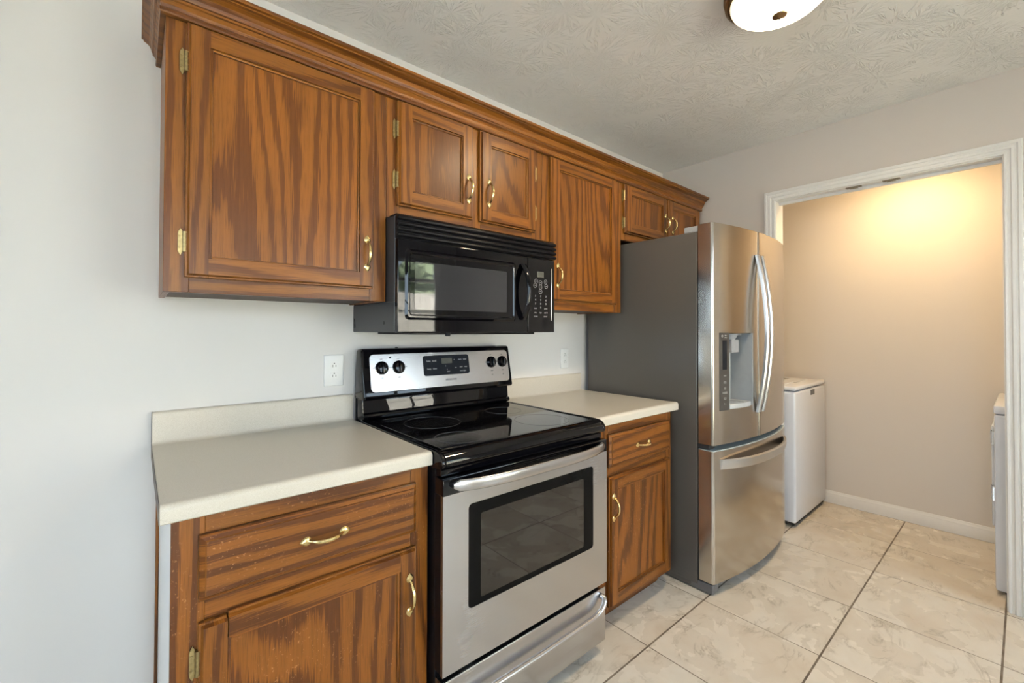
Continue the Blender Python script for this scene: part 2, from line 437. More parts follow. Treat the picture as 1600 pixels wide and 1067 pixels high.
def thing(name, label, cat, loc, group=None):
    o = bpy.data.objects.new(name, None); COL.objects.link(o)
    o.empty_display_size = 0.1; o.location = loc
    o['label'] = label; o['category'] = cat
    if group: o['group'] = group
    return o
def tag(o, label, cat, group=None):
    o['label'] = label; o['category'] = cat
    if group: o['group'] = group
    return o
def struct(o):
    o['kind'] = 'structure'; return o
def text(txt, size, origin, xdir, ydir, name, mat, parent, depth=0.0006, align='CENTER'):
    """lettering as a mesh part lying on a surface"""
    cu = bpy.data.curves.new(name, 'FONT'); cu.body = txt; cu.size = size; cu.align_x = align; cu.align_y = 'CENTER'; cu.extrude = depth/2
    tmp = bpy.data.objects.new(name, cu); COL.objects.link(tmp)
    dg = bpy.context.evaluated_depsgraph_get()
    me = bpy.data.meshes.new_from_object(tmp.evaluated_get(dg))
    bpy.data.objects.remove(tmp); bpy.data.curves.remove(cu)
    X, Y = Vector(xdir).normalized(), Vector(ydir).normalized(); Z = X.cross(Y)
    mm = Matrix((X, Y, Z)).transposed().to_4x4(); mm.translation = Vector(origin)
    return me, mm
class TXT:
    """gathers several pieces of lettering into one printed part"""
    def __init__(s): s.b = MB()
    def add(s, txt, size, origin, xdir=(1, 0, 0), ydir=(0, 0, 1)):
        me, mm = text(txt, size, origin, xdir, ydir, 'lettering', None, None)
        tb = bmesh.new(); tb.from_mesh(me); bmesh.ops.transform(tb, matrix=mm, verts=tb.verts)
        vm = {v: s.b.bm.verts.new(v.co) for v in tb.verts}
        for f in tb.faces:
            try: s.b.bm.faces.new([vm[v] for v in f.verts])
            except ValueError: pass
        tb.free(); bpy.data.meshes.remove(me); return s
def legends(items, name, mat, parent):
    for a in items: TXT().add(*a).b.build(name, M[mat], parent)

# ------------------------------------------------------------------ the setting
XR, XRo, XL, ZC, XLEFT = 2.383, 2.500, 3.308, 2.469, -3.0
YD0, YD1, ZD = -0.766, -1.694, 2.083          # clear opening of the doorway
struct(MB().box(XLEFT-.1, XL+.1, YF-.1, .1, -.06, 0).build('floor', M['floor']))
struct(MB().box(XLEFT-.1, XL+.1, YF-.1, .1, ZC, ZC+.06).build('ceiling', M['ceiling']))
struct(MB().box(XLEFT-.1, XL+.1, 0, .1, 0, ZC).build('wall_back', M['wall']))
b = MB()
b.box(XLEFT-.12, XLEFT, YF, LWIN[0], 0, ZC); b.box(XLEFT-.12, XLEFT, LWIN[1], 0, 0, ZC); b.box(XLEFT-.12, XLEFT, LWIN[0], LWIN[1], 0, LWIN[2]); b.box(XLEFT-.12, XLEFT, LWIN[0], LWIN[1], LWIN[3], ZC)
struct(b.build('wall_left', M['wall']))
b = MB()
b.box(XR, XRo, YD0+.02, 0, 0, ZC); b.box(XR, XRo, YF, YD1-.02, 0, ZC); b.box(XR, XRo, YD1-.02, YD0+.02, ZD+.02, ZC)
struct(b.build('wall_right', M['wall_right']))
b = MB(); xs = [XLEFT]
for (a, c, z0, z1) in WINDOWS:
    b.box(xs[-1], a, YF-.12, YF, 0, ZC); b.box(a, c, YF-.12, YF, 0, z0); b.box(a, c, YF-.12, YF, z1, ZC); xs.append(c)
b.box(xs[-1], XL+.1, YF-.12, YF, 0, ZC)
struct(b.build('wall_front', M['wall']))
struct(MB().box(XL, XL+.1, YF, 0, 0, ZC).build('wall_laundry', M['wall_laundry']))
struct(MB().box(XRo, XL, -2.62, -2.52, 0, ZC).build('wall_laundry_side', M['wall_right']))

def baseboard(name, p, q, nrm):
    """moulded board along p->q on the floor, nrm points into the room"""
    prof = [(0, 0), (.014, 0), (.014, .058), (.011, .066), (.011, .070), (.006, .080), (.004, .088), (0, .088)]
    P, Q, N = Vector(p), Vector(q), Vector(nrm)
    rows = [[e + N*d + Vector((0, 0, h)) for d, h in prof] for e in (P, Q)]
    struct(MB().strip(rows, closed=True).build(name, M['white_trim']))
baseboard('baseboard_laundry', (XL, 0, 0), (XL, -2.52, 0), (-1, 0, 0))
baseboard('baseboard_right', (XR, -1.79, 0), (XR, YF, 0), (-1, 0, 0))
baseboard('baseboard_front', (XR, YF, 0), (XLEFT, YF, 0), (0, 1, 0))
baseboard('baseboard_left', (XLEFT, YF, 0), (XLEFT, 0, 0), (1, 0, 0))
baseboard('baseboard_back', (XLEFT, 0, 0), (-.64, 0, 0), (0, -1, 0))

# doorway casing (mitred colonial profile) with its jamb
prof = [(0, 0), (0, .009), (.004, .012), (.014, .012), (.018, .009), (.030, .010), (.036, .015), (.050, .016), (.054, .013), (.060, .013), (.066, .018), (.082, .018), (.086, .014), (.086, 0)]
rows = []
prof = [(w*.675, h) for w, h in prof]
ya, yb, zt = YD0+.004, YD1-.004, ZD+.004
for (yy, sy, zz, sz) in ((ya, 1, 0, 0), (ya, 1, zt, 1), (yb, -1, zt, 1), (yb, -1, 0, 0)):
    rows.append([(XR-h, yy+sy*w, zz+sz*w) for w, h in prof])
tr = struct(MB().strip(rows, closed=True).build('trim_1', M['white_trim']))
rows = [[(XRo+h, y, z) for (x, y, z), (w, h) in zip(r, prof)] for r in rows]
struct(MB().strip(rows, closed=True).build('trim_2', M['white_trim']))
b = MB()
b.box(XR, XRo, YD0, YD0+.02, 0, ZD+.02); b.box(XR, XRo, YD1-.02, YD1, 0, ZD+.02); b.box(XR, XRo, YD1, YD0, ZD, ZD+.02)
b.box(XR+.05, XR+.062, YD1, YD0, ZD-.016, ZD)
jamb = struct(b.build('trim_3', M['white_trim']))
for yc in (-1.148, -1.306):                     # bifold-door hardware left on the head of the frame
    b = MB(); b.box(XR+.004, XR+.03, yc-.035, yc+.035, ZD-.004, ZD, .001)
    b.box(XR+.008, XR+.026, yc-.018, yc+.018, ZD-.009, ZD-.003, .001)
    for d in (-.026, .026): b.lathe([(.004, -.007), (.004, -.003)], (XR+.017, yc+d, ZD), seg=12)
    b.build('track_bracket', M['track_metal'], jamb)

# windows behind the camera
for i, (a, c, z0, z1) in enumerate(WINDOWS):
    b = MB(); y0, y1 = YF-.12, YF
    for (p0, p1, q0, q1) in ((a, a+.03, z0, z1), (c-.03, c, z0, z1), (a+.03, c-.03, z0, z0+.03), (a+.03, c-.03, z1-.03, z1)): b.box(p0, p1, y0, y1, q0, q1)
    w = .075                                    # casing on the room side, and the stool
    for (p0, p1, q0, q1) in ((a-w, a, z0-w, z1+w), (c, c+w, z0-w, z1+w), (a, c, z1, z1+w), (a, c, z0-w, z0)): b.box(p0, p1, y1, y1+.016, q0, q1, .003)
    b.box(a-w-.02, c+w+.02, y1, y1+.05, z0-.012, z0+.012, .004)
    win = struct(b.build('window_%d' % (i+1), M['white_trim']))
    units = 2 if c-a > 1.2 else 1
    for k in range(units):
        p0 = a+.03 + k*(c-a-.06)/units; p1 = a+.03 + (k+1)*(c-a-.06)/units
        zm = 1.10 if i == 0 else 1.87
        for q0, q1, yy in ((z0+.03, zm+.02, YF-.05), (zm-.02, z1-.03, YF-.085)):
            f = .04; b = MB()
            for e in ((p0, p0+f, q0, q1), (p1-f, p1, q0, q1), (p0+f, p1-f, q0, q0+f), (p0+f, p1-f, q1-f, q1)): b.box(e[0], e[1], yy-.015, yy+.015, e[2], e[3], .003)
            sash = b.build('sash', M['white_trim'], win)
            MB().box(p0+f, p1-f, yy-.002, yy+.002, q0+f, q1-f).build('pane', M['pane'], win)

# window in the left wall: two double-hung units
y0, y1, z0, z1 = LWIN
b = MB()
for (p0, p1, q0, q1) in ((y0, y0+.03, z0, z1), (y1-.03, y1, z0, z1), (y0+.03, y1-.03, z0, z0+.03), (y0+.03, y1-.03, z1-.03, z1)): b.box(XLEFT-.12, XLEFT, p0, p1, q0, q1)
for (p0, p1, q0, q1) in ((y0-.075, y0, z0-.075, z1+.075), (y1, y1+.075, z0-.075, z1+.075), (y0, y1, z1, z1+.075), (y0, y1, z0-.075, z0)): b.box(XLEFT, XLEFT+.016, p0, p1, q0, q1, .003)
win = struct(b.build('window_3', M['white_trim']))
for k in range(2):
    p0 = y0+.03+k*(y1-y0-.06)/2; p1 = p0+(y1-y0-.06)/2; zm = (z0+z1)/2; f = .04
    for q0, q1, xx in ((z0+.03, zm+.02, XLEFT-.05), (zm-.02, z1-.03, XLEFT-.085)):
        b = MB()
        for e in ((p0, p0+f, q0, q1), (p1-f, p1, q0, q1), (p0+f, p1-f, q0, q0+f), (p0+f, p1-f, q1-f, q1)): b.box(xx-.015, xx+.015, e[0], e[1], e[2], e[3], .003)
        b.build('sash', M['white_trim'], win)
        MB().box(xx-.002, xx+.002, p0+f, p1-f, q0+f, q1-f).build('pane', M['pane'], win)

# yard outside the windows
struct(MB().box(-14, 14, -16, -5.9, -.12, -.07).build('lawn', M['grass']))
struct(MB().box(-9, 9, -5.9, YF-.14, -.12, -.06).box(-14, XLEFT-.14, YF-.14, 6, -.12, -.06).build('bounce_slab', M['concrete']))  # unseen pale slab, added to bounce sunlight up to the ceiling
fence = thing('garden_fence', 'weathered board fence seen through the window glass', 'fence', (0, -8.2, -.06))
b = MB()
for i in range(84): b.box(-6+i*.145, -6+i*.145+.135, -8.2, -8.18, -.06, 2.15+random.uniform(-.01, .01))
b.build('fence_boards', M['fence_wood'], fence)
b = MB(); b.box(-6, 6.2, -8.18, -8.14, .25, .34); b.box(-6, 6.2, -8.18, -8.14, 1.75, 1.84); b.build('rail', M['fence_wood'], fence)
for tx_, ty_, th, tr_ in ((6.5, -11.0, 2.9, 0.8), (9.4, -12.5, 3.3, 1.3)):
    tree = thing('leafy_tree', 'leafy green tree %s behind the garden fence' % ('nearer' if tx_ < 7 else 'farther'), 'tree', (tx_, ty_, -.06))
    MB().tube([(tx_, ty_, -.1), (tx_+.1, ty_, th*.4), (tx_, ty_+.1, th*.8)], [.18, .13, .06]).build('trunk', M['bark'], tree)
    b = MB(); tb = bmesh.new()
    for k in range(26):
        a = random.uniform(0, 2*PI); rr = tr_*random.random()**.5
        r = random.uniform(.35, .75)
        mt = Matrix.Translation((tx_+rr*math.cos(a), ty_+rr*math.sin(a), th*random.uniform(.5, 1.05))) @ Matrix.Scale(r, 4)
        res = bmesh.ops.create_icosphere(tb, subdivisions=3, radius=1, matrix=mt)
        for v in res['verts']: v.co += Vector((random.uniform(-.09, .09), random.uniform(-.09, .09), random.uniform(-.09, .09)))
    b._merge(tb); b.build('crown', M['foliage'], tree, smooth=5)

# ------------------------------------------------------------------ ceiling lamps
def ceiling_lamp(x, y, label, glow):
    t = thing('ceiling_light', label, 'lamp', (x, y, ZC))
    k = 1.0
    MB().lathe([(0, 0), (.168, 0), (.172, -.006), (.172, -.016), (.166, -.020), (.163, -.024), (.166, -.028), (.168, -.036), (.160, -.042), (.150, -.044), (.10, -.044)], (x, y, ZC), seg=64).build('base', M['bronze'], t)
    pr = [(.152*math.cos(a), -.040-.070*math.sin(a)) for a in [PI/2*i/12 for i in range(13)]]
    MB().lathe(pr[:-1]+[(0, -.110)], (x, y, ZC), seg=64).build('glass_shade', glow, t)
    MB().lathe([(.003, -.100), (.022, -.106), (.024, -.111), (.022, -.114), (.010, -.118), (.005, -.122), (0, -.123)], (x, y, ZC), seg=24).build('finial', M['bronze'], t)
    return t
ceiling_lamp(1.01, -1.225, 'lit opal glass dome ceiling lamp with bronze ring on the kitchen ceiling', M['lamp_k'])
ceiling_lamp(2.86, -1.30, 'lit dome ceiling lamp inside the laundry alcove', M['lamp_l'])

# ------------------------------------------------------------------ cabinet parts
def make_handle_mesh():
    """arched brass pull, 0.116 long, vertical, standing off -y"""
    b = MB(); L = .116
    for sg in (-1, 1):                          # spade-shaped rosette at each end
        zc = sg*.047
        out = [(0, .0150), (.0065, .0095), (.0100, .004), (.0115, -.001), (.0100, -.007), (.0060, -.011), (0, -.0130)]
        pts = [(x, zc + sg*z) for x, z in out] + [(-x, zc + sg*z) for x, z in out[-2:0:-1]]
        tb = bmesh.new()
        lay = []
        for sc_, y in ((1, 0), (1, -.0020), (.72, -.0048), (.35, -.0062)):
            lay.append([tb.verts.new((x*sc_, y, zc+(z-zc)*sc_)) for x, z in pts])
        n = len(pts)
        for A, B in zip(lay, lay[1:]):
            for k in range(n): tb.faces.new((A[k], A[(k+1) % n], B[(k+1) % n], B[k]))
        tb.faces.new(lay[0][::-1]); tb.faces.new(lay[-1])
        b._merge(tb)
    path, rad = [], []
    for i in range(25):
        t = -1 + 2*i/24
        path.append((0, -.004 - .0235*(1-abs(t)**2.6), t*.041))
        rad.append(.0032 + .0022*(1-t*t) + (.0012 if abs(t) > .93 else 0))
    b.tube(path, rad, 14)
    me = b.build('handle', M['brass']); d = me.data; bpy.data.objects.remove(me); return d
HANDLE = make_handle_mesh()
def make_hinge_mesh():
    b = MB()
    pts = [(0, .037), (.003, .031), (.0055, .027), (.006, .020), (.006, -.020), (.0055, -.027), (.003, -.031), (0, -.037), (-.003, -.031), (-.0055, -.027), (-.006, -.020), (-.006, .020), (-.0055, .027), (-.003, .031)]
    b.prism([(x-.006, z) for x, z in pts], 1, -.0035, 0, .001)
    b.tube([(.003, -.007, -.024), (.003, -.007, .024)], .0052, 14)
    for q in (-.0255, .0255): b.lathe([(.0060, -.0015), (.0060, .0015)], (.003, -.007, q), seg=14)
    for q in (-.008, .008): b.lathe([(.0056, -.0007), (.0056, .0007)], (.003, -.007, q), seg=14)
    for q in (-.016, .016): b.lathe([(.0028, 0), (.0022, -.0012), (0, -.0016)], (-.008, -.0035, q), axis=1, seg=10)
    me = b.build('hinge', M['brass_dark']); d = me.data; bpy.data.objects.remove(me); return d
HINGE = make_hinge_mesh()
def put(mesh, name, parent, loc, rot=(0, 0, 0), scale=None):
    root = parent
    while root.parent is not None: root = root.parent
    o = bpy.data.objects.new(name, mesh); COL.objects.link(o)
    o.parent = parent; o.location = Vector(loc) - root.location; o.rotation_euler = rot
    if scale: o.scale = scale
    return o

def cab_door(root, x0, x1, z0, z1, yf, mats=('oak', 'oak_panel'), handle=None, hinges=None, hz=(), slip=0.0, name='door'):
    """frame-and-panel door; yf is its front plane, .022 thick"""
    w = .053; yb = yf+.022; ym = yf+.009; e = .009
    b = MB()
    sl = slip
    for (p0, p1, q0, q1, g, eo) in ((x0, x0+w, z0-sl, z1-sl, 2, 'L'), (x1-w, x1, z0, z1, 2, 'R'), (x0+w, x1-w, z1-w, z1, 0, 'T'), (x0+w, x1-w, z0, z0+w, 0, 'B')):
        gap = .0025 if (sl and eo in 'TB') else 0
        p0_ = p0+gap
        b.box(p0_, p1, ym, yb, q0, q1, .0015, 1, g=g)
        # raised field, routed back from the outer edge
        l = e if eo == 'L' else 0; r = e if eo == 'R' else 0
        tt = e if eo in 'LRT' else 0; bb = e if eo in 'LRB' else 0
        bx0, bx1, bz0, bz1 = p0_+l, p1-r, q0+bb, q1-tt
        tb = bmesh.new()
        def rect(y, a0, a1, c0, c1): return [tb.verts.new(q) for q in ((a0, y, c0), (a1, y, c0), (a1, y, c1), (a0, y, c1))]
        s1 = rect(ym, bx0-(.004 if l else 0), bx1+(.004 if r else 0), bz0-(.004 if bb else 0), bz1+(.004 if tt else 0))
        s2 = rect(yf, bx0, bx1, bz0, bz1)
        for k in range(4): tb.faces.new((s1[k], s1[(k+1) % 4], s2[(k+1) % 4], s2[k]))
        tb.faces.new(s2)
        b._merge(tb, g)
    # bead round the inner edge
    a0, a1, c0, c1 = x0+w, x1-w, z0+w, z1-w; k = .007
    for (p0, p1, q0, q1, g) in ((a0, a0+k, c0, c1, 2), (a1-k, a1, c0, c1, 2), (a0+k, a1-k, c1-k, c1, 0), (a0+k, a1-k, c0, c0+k, 0)):
        b.box(p0, p1, yf+.0045, yb-.004, q0, q1, .002, 2, g=g)
    d = b.build(name, M[mats[0]], root)
    MB().box(a0+.002, a1-.002, yf+.010, yf+.016, c0+.002, c1-.002).build('panel', M[mats[1]], d)
    if handle: put(HANDLE, 'handle', d, (handle[0], yf, handle[1]))
    for z in hz:
        if hinges == 'L': put(HINGE, 'hinge', d, (x0-.003, yf+.020, z))
        else: put(HINGE, 'hinge', d, (x1+.003, yf+.020, z), (0, PI, 0), None).rotation_euler = (0, PI, 0)
    return d

def face_frame(root, x0, x1, z0, z1, yf, stiles, rails, mat, th=.019):
    """stiles: list of (xa, xb); rails: list of (xa, xb, za, zb)"""
    b = MB()
    for a, c in stiles: b.box(a, c, yf, yf+th, z0, z1, .0012, 1, g=2)
    for a, c, za, zb in rails: b.box(a, c, yf, yf+th, za, zb, .0012, 1, g=0)
    return b.build('face_frame', M[mat], root)

YFF, YUD = -.3035, -.3258
ZT = 2.14
def upper(name_label, x0, x1, z0, frame_st, frame_ra, side_l=True):
    t = thing('wall_cabinet', name_label, 'cabinet', (x0, 0, z0))
    b = MB()
    yb = YFF+.019
    b.box(x0+.0005, x0+.016, yb, -.0005, z0, ZT, .001, 1); b.box(x1-.016, x1-.0005, yb, -.0005, z0, ZT, .001, 1)
    b.box(x0+.016, x1-.016, yb, -.0005, ZT-.016, ZT, 0, g=0)
    b.build('body', M['oak'], t)
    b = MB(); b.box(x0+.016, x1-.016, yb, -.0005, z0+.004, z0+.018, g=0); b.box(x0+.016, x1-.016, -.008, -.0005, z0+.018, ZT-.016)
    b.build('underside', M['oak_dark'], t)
    face_frame(t, x0+.0002, x1-.0002, z0, ZT, YFF, frame_st, frame_ra, 'oak')
    return t
ZUB = 1.3745
# large cabinet, left of the microwave
t = upper('large single-door oak wall cabinet above the left worktop', -.626, 0, ZUB, [(-.6258, -.57), (-.06, -.0002)], [(-.57, -.06, ZUB, 1.43), (-.57, -.06, 2.09, ZT)])
cab_door(t, -.5805, -.0500, 1.4155, 2.1040, YUD, handle=(-.0775, 1.534), hinges='L', hz=(1.998, 1.510))
# two doors above the microwave
ZMB = 1.676
t = upper('short two-door oak wall cabinet directly above the microwave', 0, .780, ZMB, [(.0002, .05), (.36, .42), (.715, .7798)], [(.05, .36, ZMB, 1.74), (.42, .715, ZMB, 1.74), (.05, .36, 2.09, ZT), (.42, .715, 2.09, ZT)])
cab_door(t, .0381, .3714, 1.7245, 2.1040, YUD, handle=(.3455, 1.843), hinges='L', hz=(2.000, 1.817))
cab_door(t, .4077, .7279, 1.7245, 2.1040, YUD, handle=(.4500, 1.847), hinges='R', hz=(2.000, 1.817))
# tall single door right of the microwave
t = upper('narrower single-door oak wall cabinet between microwave and fridge', .780, 1.407, ZUB, [(.7802, .84), (1.34, 1.4068)], [(.84, 1.34, ZUB, 1.43), (.84, 1.34, 2.09, ZT)])
cab_door(t, .8283, 1.3501, 1.4155, 2.1040, YUD, handle=(.8700, 1.537), hinges='R', hz=(2.000, 1.510))
# above the fridge
ZAB = 1.787
t = upper('small two-door oak wall cabinet above the refrigerator', 1.407, 2.3414, ZAB, [(1.4072, 1.45), (1.86, 1.915), (2.27, 2.3412)], [(1.45, 1.86, ZAB, 1.84), (1.915, 2.27, ZAB, 1.84), (1.45, 1.86, 2.09, ZT), (1.915, 2.27, 2.09, ZT)])
cab_door(t, 1.4301, 1.8768, 1.8272, 2.1040, YUD, handle=(1.850, 1.941), hinges='L', hz=(2.040, 1.885))
cab_door(t, 1.8975, 2.2879, 1.8272, 2.1040, YUD, handle=(1.934, 1.944), hinges='R', hz=(2.040, 1.885))

# crown moulding along the whole run, returned to the wall on the left
prof = [(0, 2.106), (.0165, 2.106), (.019, 2.110), (.019, 2.117), (.016, 2.121), (.018, 2.129), (.026, 2.137), (.030, 2.139), (.030, 2.145), (.033, 2.147), (.036, 2.157), (.043, 2.166), (.055, 2.172), (.062, 2.175), (.062, 2.179), (.069, 2.181), (.069, 2.192), (0, 2.192)]
PJ = .069
rows = []
for (px, py, dx, dy) in ((-.6262, -.0005, -1, 0), (-.6262, YFF-.0005, -1, -1), (2.337, YFF-.0005, 0, -1)):
    rows.append([(px+dx*d*(.70 if py > -.1 or dx else 1), py+dy*d, z) for d, z in prof])
rows[1] = [(-.6262-d*.70, YFF-.0005-d, z) for d, z in prof]
b = MB(); b.strip(rows, closed=True, g=0)
tag(b.build('crown_molding', M['oak'], smooth=12), 'long oak crown moulding running along the top of the wall cabinets', 'molding')

# base cabinets
YBF, YBD = -.6095, -.6311
ZCB = .874
def base(label, x0, x1, dx0, dx1, hx, side_white, dh, slip=0.0, hinge='L'):
    t = thing('base_cabinet', label, 'cabinet', (x0, 0, 0))
    b = MB(); yb = YBF+.019
    for sx in ((x1-.016,) if side_white else (x0+.0005, x1-.016)): b.box(sx, sx+.0155, yb, -.001, .0785, ZCB); b.box(sx, sx+.0155, -.53, -.001, .002, .0785)
    b.box(x0+.016, x1-.016, yb, -.001, .10, .116, g=0); b.box(x0+.016, x1-.016, -.01, -.001, .116, ZCB)
    b.box(x0+.016, x1-.016, -.545, -.53, .002, .10, g=0)
    b.build('body', M['oak_worn'], t)
    zb = .078
    face_frame(t, x0+.0002, x1-.0002, zb, ZCB, YBF, [(x0+.0002, dx0+.012), (dx1-.012, x1-.0002)], [(dx0+.012, dx1-.012, .82, ZCB), (dx0+.012, dx1-.012, .64, .70), (dx0+.012, dx1-.012, zb, .125)], 'oak_worn')
    if side_white:
        MB().box(x0+.0005, x0+.016, yb, -.001, 0.002, ZCB).build('side_panel', M['plate_white'], t)
        MB().box(x0-.008, x0+.0004, -.022, -.001, 0.002, ZCB, .002, 2).build('scribe_strip', M['oak_worn'], t)
    # drawer front: raised field with routed border
    z0, z1 = .6905, .8310
    tb = bmesh.new()
    def rect(y, i): return [tb.verts.new(q) for q in ((dx0+i, y, z0+i), (dx1-i, y, z0+i), (dx1-i, y, z1-i), (dx0+i, y, z1-i))]
    L = [rect(YBF-.0006, 0), rect(YBD+.010, 0), rect(YBD+.007, .003), rect(YBD+.003, .011), rect(YBD, .013)]
    tb.faces.new(L[0])
    for A, B in zip(L, L[1:]):
        for k in range(4): tb.faces.new((A[k], A[(k+1) % 4], B[(k+1) % 4], B[k]))
    tb.faces.new(L[-1])
    b = MB(); b._merge(tb, 0)
    dr = b.build('drawer', M['oak_worn'], t, smooth=12)
    put(HANDLE, 'handle', dr, (hx[0], YBD, .758), (0, PI/2, 0))
    cab_door(t, dx0, dx1, .100, .6490, YBD, ('oak_worn', 'oak_worn_panel'), handle=dh, hinges=hinge, hz=(.560, .190), slip=slip)
    return t
base('worn oak base cabinet under the left worktop, left of the range', -.618, -.004, -.5701, -.0492, (-.308,), True, (-.074, .522), slip=.006)
base('narrow oak base cabinet between the range and the refrigerator', .766, 1.3905, .8662, 1.3541, (1.112,), False, (.887, .523), hinge='R')

# worktops
def worktop(x0, x1, label, bsr):
    t = thing('countertop', label, 'countertop', (x0, 0, ZCB))
    yf = -.636; r = .010
    pr = [(-.0005, .876), (yf+.004, .8755)]
    pr += [(yf, .8785)]
    for i in range(7):
        a = PI/2*i/6; pr.append((yf+.014-.014*math.cos(a), .902+.014*math.sin(a)))
    pr += [(yf+.035, .9150), (yf+.055, .9140), (-.032, .914)]
    pr += [(-.0005, .914)]
    MB().prism(pr, 0, x0, x1, .0008, seg=1).build('worktop', M['counter'], t, smooth=25)
    bs = [(-.0005, .9142), (-.029, .9142)] + [(-.019-.010*math.cos(a)**1, .9242-.010*math.sin(PI/2-a)+0) for a in [PI/2*i/5 for i in range(1, 6)]]
    bs = [(-.0005, .9142), (-.030, .9142), (-.0245, .9165), (-.0205, .9205), (-.0190, .926), (-.0190, 1.008), (-.0175, 1.0130), (-.0135, 1.0158), (-.0005, 1.0158)]
    MB().prism(bs, 0, x0, bsr, .0008, seg=1).build('backsplash', M['counter'], t, smooth=40)
    return t, pr, bs
ct_, pr_, bs_ = worktop(-.638, -.0035, 'cream laminate worktop to the left of the range with low backsplash', -.0035)
MB().prism(pr_, 0, -.6392, -.6381).prism(bs_, 0, -.6392, -.6381).build('end_cap', M['end_brown'], ct_)
worktop(.7635, 1.4205, 'cream laminate worktop between the range and the refrigerator', 1.409)

# outlets
for (xc, zc, w, h, lb) in ((-.0765, 1.114, .076, .124, 'white duplex outlet on the wall left of the range'), (1.2745, 1.109, .068, .114, 'white duplex outlet on the wall beside the refrigerator')):
    t = thing('wall_outlet', lb, 'outlet', (xc, 0, zc), 'kitchen wall outlets')
    MB().box(xc-w/2, xc+w/2, -.0065, -.0003, zc-h/2, zc+h/2, .0045, 3).build('plate', M['plate_white'], t)
    for dz in (.0195, -.0195):
        z = zc+dz
        pts = [(xc+.0165*math.cos(a), z+max(-.0125, min(.0125, .0165*math.sin(a)))) for a in [2*PI*i/40 for i in range(40)]]
        r = MB().prism(pts, 1, -.0085, -.0064, .0006).build('receptacle', M['plate_white'], t)
        b = MB()
        b.box(xc-.0072, xc-.0052, -.0088, -.0084, z-.006, z+.003); b.box(xc+.0052, xc+.0072, -.0088, -.0084, z-.0055, z+.0025)
        b.lathe([(.0024, 0), (.0024, -.0004)], (xc, -.0084, z+.0082), axis=1, seg=14)
        b.build('slots', M['slot'], r)
    MB().lathe([(.003, 0), (.0028, -.001), (0, -.0014)], (xc, -.0064, zc), axis=1, seg=14).build('screw', M['plate_white'], t)

# ------------------------------------------------------------------ range
rg = thing('range', 'freestanding electric range, stainless front and black glass cooktop', 'stove', (.38, -.33, 0))
X0, X1 = .002, .758
b = MB()
b.box(X0, X0+.012, -.640, -.012, .035, .868, .002, 1); b.box(X1-.012, X1, -.640, -.012, .035, .868, .002, 1)
b.box(X0+.012, X1-.012, -.030, -.012, .035, .868)
b.box(X0+.012, X1-.012, -.62, -.03, .035, .05); b.box(X0+.012, X1-.012, -.640, -.03, .25, .275); b.box(X0+.012, X1-.012, -.640, -.03, .81, .866)
b.box(X0+.012, X0+.09, -.640, -.03, .275, .81); b.box(X1-.09, X1-.012, -.640, -.03, .275, .81)
b.build('body', M['black_satin'], rg)
b = MB()                                         # oven cavity behind the window
b.box(.092, .668, -.06, -.05, .30, .80); b.box(.092, .096, -.640, -.06, .30, .80); b.box(.664, .668, -.640, -.06, .30, .80)
b.box(.096, .664, -.640, -.06, .30, .304); b.box(.096, .664, -.640, -.06, .796, .80)
cav = b.build('oven_cavity', M['oven_inside'], rg)
for z in (.650, .515):
    b = MB()
    b.tube([(.10, -.60, z), (.66, -.60, z)], .0032, 8); b.tube([(.10, -.12, z), (.66, -.12, z)], .0032, 8)
    for i in range(15): x = .115+i*.0379; b.tube([(x, -.602, z+.004), (x, -.118, z+.004)], .0018, 8)
    b.build('rack', M['chrome'], cav)
for x in (.06, .70):
    for y in (-.60, -.06):
        MB().lathe([(.018, 0), (.018, .008), (.010, .010), (.010, .036)], (x, y, 0), seg=20).build('leveling_foot', M['rubber'], rg)
# cooktop: moulded frame with a rolled front, and the ceramic glass
yf = -.686
pr = [(-.085, .868), (-.668, .868), (-.676, .870), (-.683, .876)]
for i in range(0, 11):
    a = PI/2*i/10; pr.append((-.645-.041*math.cos(a), .884+.0345*math.sin(a)))
pr += [(-.641, .9180), (-.638, .9165), (-.13, .9165), (-.125, .919), (-.085, .919)]
b = MB(); b.prism(pr, 0, .0135, .7465, 0)
rim = [(y, z) if not (-.64 < y < -.12) else (y, .9190) for y, z in pr]
b.prism(rim, 0, -.0005, .0135, .003); b.prism(rim, 0, .7465, .7605, .003)
ct = b.build('cooktop', M['black_gloss'], rg, smooth=30)
MB().box(.030, .730, -.640, -.128, .9160, .9178, .0008, 1).build('ceramic_glass', M['black_glass'], ct)
for (x, y, r) in ((.152, -.545, .080), (.205, -.285, .108), (.570, -.515, .108), (.580, -.265, .080)):
    MB().lathe([(r-.0011, .9177), (r-.0011, .9182), (r+.0011, .9182), (r+.0011, .9177)], (x, y, 0), seg=72, ringed=True).build('burner_ring', M['ring'], ct)
